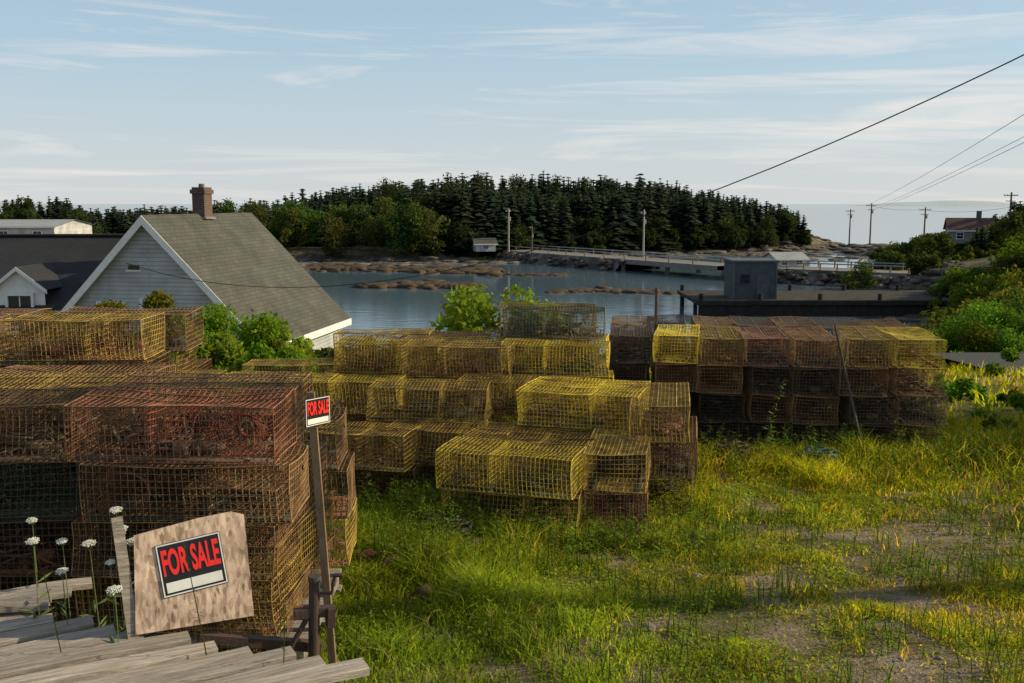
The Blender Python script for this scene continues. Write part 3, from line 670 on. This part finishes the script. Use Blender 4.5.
# left foreground stack
stack(-1.93,5.85,-2,'obbr',.18); stack(-2.0,6.43,-2,'bdbb',.18); stack(-1.80,7.02,0,'obb',.16)
stack(-1.62,6.2,86,'bob',.03)
stack(-3.22,5.95,3,'bdgb',.16); stack(-3.25,6.55,2,'dbbo',.16); stack(-3.1,7.2,0,'bdob',.12)
stack(-4.5,6.2,5,'bdbdb',.05); stack(-4.55,7.0,0,'bdbb',.05)
# second row
stack(-4.95,8.4,4,'bdbdb',.02); stack(-3.68,8.5,2,'obgbo',.02); stack(-4.9,9.1,0,'obdbb',0); stack(-3.6,9.2,0,'bdbob',0); stack(-6.2,8.7,0,'bdbdb')
stack(-2.62,8.6,4,'bob'); stack(-2.5,7.8,4,'bdb')
# mid stacks
stack(-2.6,10.8,-4,'oyo'); stack(-3.9,11.0,-6,'boo'); stack(-2.7,12.2,0,'yoo'); stack(-1.65,12.6,0,'oyoo'); stack(-4.4,12.0,0,'oyb')
stack(-1.75,10.6,-6,'oby'); stack(-1.5,9.5,-10,'bo'); stack(-1.45,11.6,-4,'oyoy')
stack(-.62,11.1,-6,'yoyo'); stack(.5,11.25,-6,'yoyy'); stack(-.7,11.8,-4,'oyyo'); stack(.55,12.0,-6,'oyoyg'); stack(.5,12.6,0,'oyobo'); stack(-.75,12.5,0,'oyob')
stack(-.8,10.1,-8,'oyo'); stack(-.55,9.6,-10,'bo'); stack(.1,10.5,-8,'oyo')
# centre-front cluster
stack(.02,8.55,-14,'oy'); stack(.16,9.12,-14,'yo'); stack(.66,9.72,-15,'yoy'); stack(.80,10.3,-14,'yoy'); stack(1.0,8.98,78,'bo'); stack(1.50,9.55,78,'obo')
# right row (ends on); dark wire partly stands in for the shade on it
cols=['dbdd','ddby','ddbo','dbdp','dbdb','ddbo','bdby']
for k,c in enumerate(cols):
    t=k/6; x=1.55+3.35*t; y=12.9-.75*t
    stack(x,y,90-8,c,jit=.04); stack(x+.15,y+1.25,90-8,'dddd' if k%2 else 'dddb',jit=.04)  # all-dark back row put behind to deepen the interior shade
stack(1.75,12.0,84,'dd '); 

def pallet(name,x,y,z,rot,w=1.5,d=1.2,m=None):
    mb=MB()
    for i in range(7): mb.box((0,-d/2+.07+i*(d-.14)/6,.12),(w,.11+random.uniform(-.01,.01),.022))
    for sx in (-w/2+.05,0,w/2-.05): mb.box((sx,0,.06),(.05,d,.096))
    for yy in (-d/2+.06,0,d/2-.06): mb.box((0,yy,.0),(w,.1,.02))
    obj(name,mb.mesh(name,[M_woodgrey]),(x,y,z),(0,0,R(rot)))
for px,py in ((-1.95,6.15),(-3.25,6.25)):
    pallet('wooden_pallet',px,py,.02,0)

# ------------------------------------------------------------ deck of planks, signs
def plank_mesh(L_,w,t,seed):
    rg=np.random.default_rng(seed); n=14
    V=[];F=[]
    for i in range(n+1):
        x=-L_+L_*i/n; b=.006*math.sin(i*.9+seed); e=(rg.random()-.5)*.008; e2=(rg.random()-.5)*.006
        V+=[(x,-w/2+e,b-t),(x,w/2+e2,b-t),(x,w/2+e2,b-.003),(x,w/2-.006+e2,b),(x,-w/2+.006+e,b),(x,-w/2+e,b-.003)]
    for i in range(n):
        a=6*i
        for k in range(6): F.append((a+k,a+(k+1)%6,a+6+(k+1)%6,a+6+k))
    me=bpy.data.meshes.new('plank'); me.from_pydata(V,[],F+[tuple(range(6))[::-1],tuple(range(6*n,6*n+6))])
    me.materials.append(M_woodgrey); return me
deck=empty('wooden_plank_deck',(0,0,0))
pd=Vector((.88,.47)); ang=math.atan2(.47,.88); e0=Vector((-2.75,4.79)); e1=Vector((-.60,4.16)); 
n=13
for i in range(n):
    t=i/(n-1); q=e0.lerp(e1,t)+pd*random.uniform(-.08,.04)
    w_=.108+random.uniform(-.012,.010)
    o=obj('plank_%d'%i,plank_mesh(random.uniform(3.0,3.4),w_,.035,i+3),(q.x,q.y,.70+random.uniform(-.010,.010)),(random.uniform(-.05,.05),random.uniform(-.008,.008),ang+random.uniform(-.02,.02)),deck)
mb=MB()
Mz=Matrix.Rotation(math.atan2(e1.y-e0.y,e1.x-e0.x),3,'Z')
for off in (.22,1.4):
    c=(e0+e1)/2-pd*off; mb.box((c.x,c.y,.59),(2.3,.09,.12),0,Mz)
    for s in (-1.0,0,1.0):
        d=Mz@Vector((s,0,0)); mb.box((c.x+d.x,c.y+d.y,.26),(.1,.1,.54),0,Mz)
obj('frame',mb.mesh('deck_frame',[M_woodbrown]),parent=deck)
for i,(x,y,a) in enumerate(((-2.25,4.86,-.12),(-2.2,4.99,-.05),(-2.3,4.73,-.2))):
    o=obj('loose_plank_%d'%i,plank_mesh(1.4,.1,.03,40+i),(x,y,.75),(0,0,a+.5),deck)

def osb():
    m=bpy.data.materials.new('osb_board'); m.use_nodes=True; nt=m.node_tree; N=nt.nodes; L=nt.links; b=N['Principled BSDF']; b.inputs['Roughness'].default_value=.8
    tc=N.new('ShaderNodeTexCoord'); 
    outs=[]
    for rot,sc in ((.6,70),(-.5,58)):
        vo=N.new('ShaderNodeTexVoronoi'); vo.inputs['Scale'].default_value=sc
        mp=N.new('ShaderNodeMapping'); mp.inputs['Scale'].default_value=(1,1,.35); mp.inputs['Rotation'].default_value=(0,rot,0); L.new(tc.outputs['Object'],mp.inputs[0]); L.new(mp.outputs[0],vo.inputs['Vector'])
        s=N.new('ShaderNodeSeparateColor'); L.new(vo.outputs['Color'],s.inputs[0]); outs.append(s)
    ad=N.new('ShaderNodeMath'); ad.operation='MULTIPLY_ADD'; ad.inputs[1].default_value=.5; L.new(outs[0].outputs[0],ad.inputs[0]); h=N.new('ShaderNodeMath'); h.operation='MULTIPLY'; h.inputs[1].default_value=.5; L.new(outs[1].outputs[1],h.inputs[0]); L.new(h.outputs[0],ad.inputs[2])
    r=N.new('ShaderNodeValToRGB'); e=r.color_ramp.elements; e[0].position=.1; e[0].color=(.24,.16,.11,1); e[1].position=.9; e[1].color=(.70,.55,.44,1); k=e.new(.5); k.color=(.52,.38,.29,1); L.new(ad.outputs[0],r.inputs[0])
    nn=N.new('ShaderNodeTexNoise'); nn.inputs['Scale'].default_value=5; nn.inputs['Detail'].default_value=7; L.new(tc.outputs['Object'],nn.inputs[0]); rr=N.new('ShaderNodeValToRGB'); rr.color_ramp.elements[0].position=.3; rr.color_ramp.elements[0].color=(.6,.58,.56,1); rr.color_ramp.elements[1].position=.6; rr.color_ramp.elements[1].color=(1.1,1.08,1.05,1); L.new(nn.outputs[0],rr.inputs[0])
    mx=N.new('ShaderNodeMixRGB'); mx.blend_type='MULTIPLY'; mx.inputs[0].default_value=1; L.new(r.outputs[0],mx.inputs[1]); L.new(rr.outputs[0],mx.inputs[2]); L.new(mx.outputs[0],b.inputs['Base Color'])
    bp=N.new('ShaderNodeBump'); bp.inputs['Strength'].default_value=.3; bp.inputs['Distance'].default_value=.003; L.new(ad.outputs[0],bp.inputs['Height']); L.new(bp.outputs[0],b.inputs['Normal'])
    return m
M_osb=osb()
M_sblk=mat('sign_black',(.012,.012,.014),(.018,.018,.02),3,.35); M_sred=mat('sign_red',(.85,.03,.025),(.72,.03,.02),6,.4); M_swh=mat('sign_white',(.75,.75,.72),(.6,.6,.58),5,.5)
def text(body,size,m,parent,loc,sx=1,name='lettering'):
    cu=bpy.data.curves.new(name,'FONT'); cu.body=body; cu.size=size; cu.align_x='CENTER'; cu.align_y='CENTER'; cu.extrude=.0008; cu.offset=size*.032
    o=bpy.data.objects.new(name,cu); link(o); bpy.context.view_layer.update()
    me=bpy.data.meshes.new_from_object(o.evaluated_get(bpy.context.evaluated_depsgraph_get())); bpy.data.objects.remove(o)
    me.materials.clear(); me.materials.append(m)
    q=obj(name,me,loc,(R(90),0,0),parent); q.scale=(sx,1,1); return q
def for_sale_sign(parent,w,h,y):
    mb=MB(); mb.box((0,y,0),(w,.003,h),0)
    mb.box((0,y-.0025,-h*.33),(w*.86,.002,h*.19),1)
    b=.006*w/.3
    for s in (1,-1):
        mb.box((0,y-.0025,s*(h/2-b)),(w-b,.002,b),1); mb.box((s*(w/2-b),y-.0027,0),(b,.002,h-b),1)
    obj('sign_face',mb.mesh('sign_face',[M_sblk,M_swh]),parent=parent)
    text('FOR SALE',h*.66,M_sred,parent,(0,y-.004,h*.11),w*.88/(h*.66*4.25)) 
bs=empty('for_sale_board',(-1.50,4.50,.715),(R(-16),0,R(24)))
mb=MB(); mb.prism([(-.27,0,0),(.27,0,0),(.26,0,.49),(.20,0,.512),(.05,0,.50),(-.25,0,.455)],(0,.014,0))
obj('osb_panel',mb.mesh('osb_panel',[M_osb]),parent=bs)
mb=MB(); mb.box((-.298,.03,.26),(.05,.04,.58),0,Matrix.Rotation(R(-4),3,'Y')); mb.box((.1,.04,.2),(.04,.04,.4),0); mb.tube((.1,.04,.33),(.1,.35,.0),.018,.018,6)
obj('stake',mb.mesh('board_stake',[M_woodgrey]),parent=bs)
sg=empty('sign_panel',(.0,-.004,.285),(0,R(-6),0)); sg.parent=bs; for_sale_sign(sg,.30,.25,0)

st=empty('for_sale_sign',(-.98,5.2,0),(0,R(-3),0))
mb=MB(); mb.box((0,0,.85),(.042,.022,1.72),0); mb.prism([(-.03,-.01,0),(.03,-.01,0),(0,-.01,-.15)],(0,.02,0)); obj('wooden_stake',mb.mesh('wooden_stake',[M_woodbrown],.002),parent=st)
sp=empty('sign_panel',(.035,-.03,1.61),(0,R(4),R(60))); sp.parent=st; for_sale_sign(sp,.19,.145,0)

# trailer jack
mb=MB()
mb.tube((0,0,0),(0,0,.60),.022,.022,12); mb.tube((0,0,.45),(0,0,.86),.028,.028,12); mb.tube((0,0,.86),(0,0,.885),.034,.03,12)
mb.box((0,0,.70),(.20,.04,.05)); mb.box((.08,0,.67),(.04,.07,.10)); mb.tube((0,0,.80),(.08,-.03,.80),.009,.009,8); mb.tube((.08,-.03,.80),(.09,-.05,.90),.008,.008,8); mb.tube((.09,-.05,.90),(.13,-.06,.90),.012,.012,8)
mb.box((0,0,.01),(.18,.18,.015)); mb.box((-.25,.06,.55),(.6,.05,.05),0,Matrix.Rotation(.2,3,'Y')); mb.tube((-.12,.0,.52),(-.02,0,.70),.014,.014,8)
obj('trailer_jack',mb.mesh('trailer_jack',[M_dark],.002),(-1.0,4.68,0),(0,R(2),R(20)))

# ------------------------------------------------------------ grass + weeds
def bare(x,y):
    return np.exp(-(((x-2.3)/1.5)**2+((y-7.3)/.95)**2))+.95*np.exp(-(((x-2.0)/1.1)**2+((y-5.5)/.65)**2))+.75*np.exp(-(((x-4.2)/1.6)**2+((y-8.7)/.9)**2))
debris=[(-1.22,7.5),(-.98,7.3),(-.62,6.8),(-.3,7.9)]
def deb(x,y):
    r=0
    for a,b in debris: r=np.maximum(r,np.exp(-(((x-a)/.15)**2+((y-b+.08)/.20)**2)))
    return r
def pmask(x,y):
    g=smooth(.32,.60,vnoise(x,y,.9,1)*.5+vnoise(x,y,.33,2)*.5)
    return np.clip((.28+.9*g-1.0*bare(x,y)*(.35+1.1*vnoise(x,y,.4,7)))*(1-.5*deb(x,y)),0.035,1)
def hmask(x,y):
    cl=vnoise(x,y,.45,5)*.55+vnoise(x,y,.17,15)*.45
    base=.022+.22*cl**2.8*(1-.6*np.clip(bare(x,y),0,1))
    near=smooth(1.5,.2,np.abs(x+.45)+np.abs(y-8.2)*.45)*.13*(.3+1.1*vnoise(x,y,.4,6))+smooth(1.0,.2,np.abs(y-11.0)+np.clip(1.2-x,0,9))*.13
    left=smooth(.0,-.9,x)*.05
    right=smooth(3.6,5.5,x)*.07
    return (base+near+left+right)*(1-.6*deb(x,y))
def make_grass(n,x0,x1,y0,y1,sw=1,sh=1,frust=True):
    x=rng.uniform(x0,x1,n); y=rng.uniform(y0,y1,n)
    keep=rng.random(n)<pmask(x,y)
    if frust: keep&=(x>-.62*y-1.2)&(x<.62*y+1.2)
    x=x[keep];y=y[keep];n=len(x); z=H(x,y)-.01
    h=hmask(x,y)*(.4+1.1*rng.random(n)**1.5)*sh; wd=(.0026+.0034*rng.random(n))*sw
    a=rng.random(n)*6.283; ln=h*(.2+1.0*rng.random(n)); b=rng.random(n)*6.283
    dx,dy=np.cos(a)*wd,np.sin(a)*wd; lx,ly=np.cos(b)*ln,np.sin(b)*ln
    o=np.stack([x,y,z],-1); D=np.stack([dx,dy,0*dx],-1); Lv=np.stack([lx,ly,0*lx],-1); U=np.zeros((n,3)); U[:,2]=h
    V=np.stack([o-D,o+D,o+U*.6+Lv*.3-D*.8,o+U*.6+Lv*.3+D*.8,o+U+Lv],1).reshape(-1,3)
    k=np.arange(n)[:,None]*5; F=np.concatenate([k+np.array([[0,1,3]]),k+np.array([[0,3,2]]),k+np.array([[2,3,4]])])
    c=np.array([[.27,.33,.035]])*(.6+.75*rng.random(n))[:,None]*(.5+.9*vnoise(x,y,.7,8))[:,None]
    dry=rng.random(n)<.06+.20*(1-pmask(x,y)); c[dry]=np.array([.46,.35,.16])*(.6+.6*rng.random(dry.sum()))[:,None]
    yel=(vnoise(x,y,1.3,9)*.5+smooth(-1.2,2.2,x)*.5)[:,None]; c[:,0:1]*=.70+.56*yel
    return V,F,np.repeat(c,5,0)
def make_leaves(n,x0,x1,y0,y1,size):
    x=rng.uniform(x0,x1,n); y=rng.uniform(y0,y1,n)
    keep=(rng.random(n)<pmask(x,y)*smooth(.2,.55,vnoise(x,y,.4,12)))&(x>-.62*y-1.2)&(x<.62*y+1.2)
    x=x[keep];y=y[keep];n=len(x); z=H(x,y)+hmask(x,y)*(.1+.95*rng.random(n))
    a=rng.random(n)*6.283; t=(rng.random(n)-.5)*1.4; s=size*(.5+rng.random(n))
    u=np.stack([np.cos(a)*np.cos(t),np.sin(a)*np.cos(t),np.sin(t)],-1)*s[:,None]; v=np.stack([-np.sin(a),np.cos(a),(rng.random(n)-.5)*.8],-1)*(s*.5)[:,None]; P=np.stack([x,y,z],-1)
    V=np.stack([P-u,P-v,P+u,P+v],1).reshape(-1,3); k=np.arange(n)[:,None]*4; F=np.concatenate([k+np.array([[0,1,2]]),k+np.array([[0,2,3]])])
    c=np.array([[.25,.34,.04]])*(.55+.85*rng.random(n))[:,None]*(.55+.9*vnoise(x,y,.5,8))[:,None]
    return V,F,np.repeat(c,4,0)
V,F,C=cat([make_grass(270000,-3.5,6.5,3.6,8.6),make_grass(140000,-4,8,8.4,13.5,1.4,1.1),make_grass(60000,-13,20,13,34,3.5,1.1),make_leaves(380000,-3,8,3.6,12.5,.013)])
obj('grass',mesh_np('grass',V,F,[M_grass],C))
def weeds(name,pts,leaf=.05,base=(.10,.155,.022),nl=26):
    parts=[]
    for x,y,h in pts:
        z=float(H(x,y)); n=nl; t=rng.random(n)**.8; a=rng.random(n)*6.283; lx,ly=rng.normal(0,.14,2)*h
        P=np.stack([x+lx*t,y+ly*t,z+h*t],-1); s=leaf*(1.1-.65*t)*(.7+.6*rng.random(n))
        u=np.stack([np.cos(a),np.sin(a),.45-.8*rng.random(n)],-1)*s[:,None]; v=np.stack([-np.sin(a),np.cos(a),0*a],-1)*(s*.24)[:,None]
        V=np.stack([P,P+u-v,P+2*u,P+u+v],1).reshape(-1,3); k=np.arange(n)[:,None]*4; F=np.concatenate([k+np.array([[0,1,2]]),k+np.array([[0,2,3]])])
        c=np.array([base])*(.6+.8*rng.random(n))[:,None]*rng.uniform(.65,1.3); C=np.repeat(c,4,0)
        w_=.004; sv=np.array([[x-w_,y,z],[x+w_,y,z],[x+lx+w_*.5,y+ly,z+h],[x+lx-w_*.5,y+ly,z+h],[x,y-w_,z],[x,y+w_,z]])
        sf=np.array([[0,1,2],[0,2,3],[4,5,2]]); parts+= [(V,F,C),(sv,sf,np.repeat([[.10,.12,.04]],6,0))]
    V,F,C=cat(parts); return obj(name,mesh_np(name,V,F,[M_leaf],C))
pts=[]
for i in range(1300):
    r=random.random()
    if r<.34: x=random.gauss(-.8,.42); y=random.uniform(7.0,9.6); h=random.uniform(.12,.42)
    elif r<.48: x=random.uniform(-.8,1.9); y=8.0+random.gauss(0,.18); h=random.uniform(.08,.26)
    elif r<.78: x=random.uniform(1.3,6.2); y=11.0+random.gauss(0,.3); h=random.uniform(.12,.5)
    else: x=random.uniform(3.6,8); y=random.uniform(7,14); h=random.uniform(.1,.42)
    if float(deb(x,y))>.4: continue
    pts.append((x,y,h))
weeds('weeds',pts,.042,(.17,.25,.03))
pts=[]
for i in range(190):
    cx,cy=random.uniform(-1,5.2),random.uniform(4.3,10)
    g=random.random()
    for k in range(random.randint(4,18)): pts.append((cx+random.gauss(0,.13),cy+random.gauss(0,.10),random.uniform(.05,.12+.17*g)))
pts=[p for p in pts if float(deb(p[0],p[1]))<.5]
weeds('weeds',pts,.022,(.22,.32,.035),16)
weeds('tall_mullein',[(2.78,11.0,1.05),(2.95,11.1,.5)],.05,(.18,.25,.06),60)
weeds('weeds',[(-.1,10.05,1.1),(-.05,10.1,1.05)],.07,(.16,.25,.03),40)
weeds('weeds',[(-1.28,4.28,1.25),(-1.05,4.2,1.0),(-1.9,4.2,1.1)],.022,(.12,.15,.05),50)
it=[]
for i in range(3600):
    x=random.uniform(.2,6); y=random.uniform(4.6,10)
    if random.random()>float(bare(x,y))*.9: continue
    s=random.uniform(.004,.013)
    if random.random()<.03: s*=2.2
    it.append((x,y,float(H(x,y))+s*.1,s*1.4,s,s*.5))
IV,IF=ico(1); rocks('gravel',it,M_grav); IV,IF=ico(2)
rocks('field_rock',[(1.4,7.2,-.10,.05,.04,.035),(4.9,8.9,-.12,.18,.14,.09),(.9,6.2,-.06,.05,.05,.03)],M_grav)
rocks('red_stone',[(-.62,6.78,-.04,.07,.05,.045),(-.3,7.9,-.09,.07,.05,.05)],mat('pink_stone',(.36,.19,.15),(.22,.13,.11),7,.9,bump=.4))

# queen anne's lace
M_umb=mat('white_umbel',(.75,.75,.68),(.5,.52,.42),20,.8); M_stem=mat('green_stem',(.14,.19,.06),(.08,.12,.03),5)
def lace(x,y,h,lean,r):
    mb=MB(); z=float(H(x,y)); top=Vector((lean[0],lean[1],h))
    mid=top*.5+Vector((.02,0,.02)); mb.tube((0,0,0),mid,.0035,.0028,5); mb.tube(mid,top,.0028,.002,5)
    ax=Vector((lean[0]*.6,-.25+lean[1],1)).normalized(); a=ax.orthogonal().normalized(); b=ax.cross(a)
    for i in range(46):
        rr=r*math.sqrt((i+.5)/46); q=i*2.399; p=top+ax*(.03-.25*rr*rr/r)+a*rr*math.cos(q)+b*rr*math.sin(q)
        mb.tube(top-ax*.01,p,.0007,.0007,3,cap=False)
        for k in range(4):
            c=p+Vector((random.gauss(0,.003),random.gauss(0,.003),random.gauss(0,.0015))); s=random.uniform(.0018,.0036); mb.tube(c,c+ax*.002,s,s*.6,5,m=1)
    for k in range(9):
        t=random.uniform(.15,.75); p=top*t; q=random.uniform(0,6.28); d=Vector((math.cos(q),math.sin(q),.4))*.05; mb.poly([p,p+d+Vector((0,0,.008)),p+d*1.9,p+d-Vector((0,0,.008))]); mb.poly([p,p+d+Vector((.01,.005,0)),p+d*1.9,p+d-Vector((.01,.005,0))])
    obj('queen_annes_lace',mb.mesh('queen_annes_lace',[M_stem,M_umb]),(x,y,z))
for x,y,h,r in ((-1.97,4.75,1.22,.032),(-2.35,4.65,1.10,.030),(-2.25,4.8,1.07,.024),(-2.05,4.7,1.06,.034),(-2.0,4.85,1.1,.028),(-1.82,4.6,1.12,.032),(-2.46,4.9,1.14,.024),(-1.82,4.3,.98,.034),(-1.98,4.95,1.06,.028),(-1.84,4.75,.99,.022),(-2.15,4.55,1.0,.026),(-1.92,4.5,1.05,.02)):
    lace(x,y,h,(random.uniform(-.06,.06),random.uniform(-.05,.05)),r)

M_buoy=mat('faded_red_foam',(.42,.12,.09),(.27,.10,.08),8,.7)
def buoy(x,y,rz,tilt):
    mb=MB(); prof=[(0,.010),(.015,.034),(.045,.046),(.11,.048),(.15,.04),(.18,.022),(.20,.010)]
    for i in range(len(prof)-1): mb.tube((0,0,prof[i][0]),(0,0,prof[i+1][0]),prof[i][1],prof[i+1][1],14,m=0,cap=i in(0,5))
    mb.tube((0,0,.19),(0,0,.28),.007,.007,8,m=1)
    obj('lobster_buoy',mb.mesh('lobster_buoy',[M_buoy,M_woodgrey]),(x,y,float(H(x,y))+.06),(R(tilt),0,rz))
buoy(-1.22,7.5,1.1,70); buoy(-.98,7.32,2.3,84)
def ropepile(x,y,r,m,n=260,name='rope_pile'):
    mb=MB(); P=[]; z=float(H(x,y))
    for i in range(n):
        q=i*.33; rr=r*(.45+.45*math.sin(i*.11)**2); P.append(Vector((rr*math.cos(q)*1.3+random.gauss(0,.015),rr*math.sin(q)+random.gauss(0,.015),.04+.45*r*(1+math.sin(i*.37))*(1-rr/r/1.3)+i/n*.10)))
    for i in range(n-1): mb.tube(P[i],P[i+1],.011,n=5,cap=False)
    obj(name,mb.mesh(name,[m]),(x,y,z))
ropepile(-.58,8.0,.22,mat('rope_black',(.035,.033,.03),(.02,.02,.02),9)); ropepile(3.45,11.0,.20,mat('rope_teal',(.10,.20,.22),(.06,.11,.12),9)); ropepile(2.5,11.3,.25,ins[0])
mb=MB(); mb.tube((0,0,0),(.0,0,1.6),.020,.014,8); mb.tube((0,0,1.1),(.1,.02,1.35),.012,.008,6); obj('leaning_pole',mb.mesh('leaning_pole',[M_bark]),(4.12,11.35,-.25),(R(-6),R(-13),0))
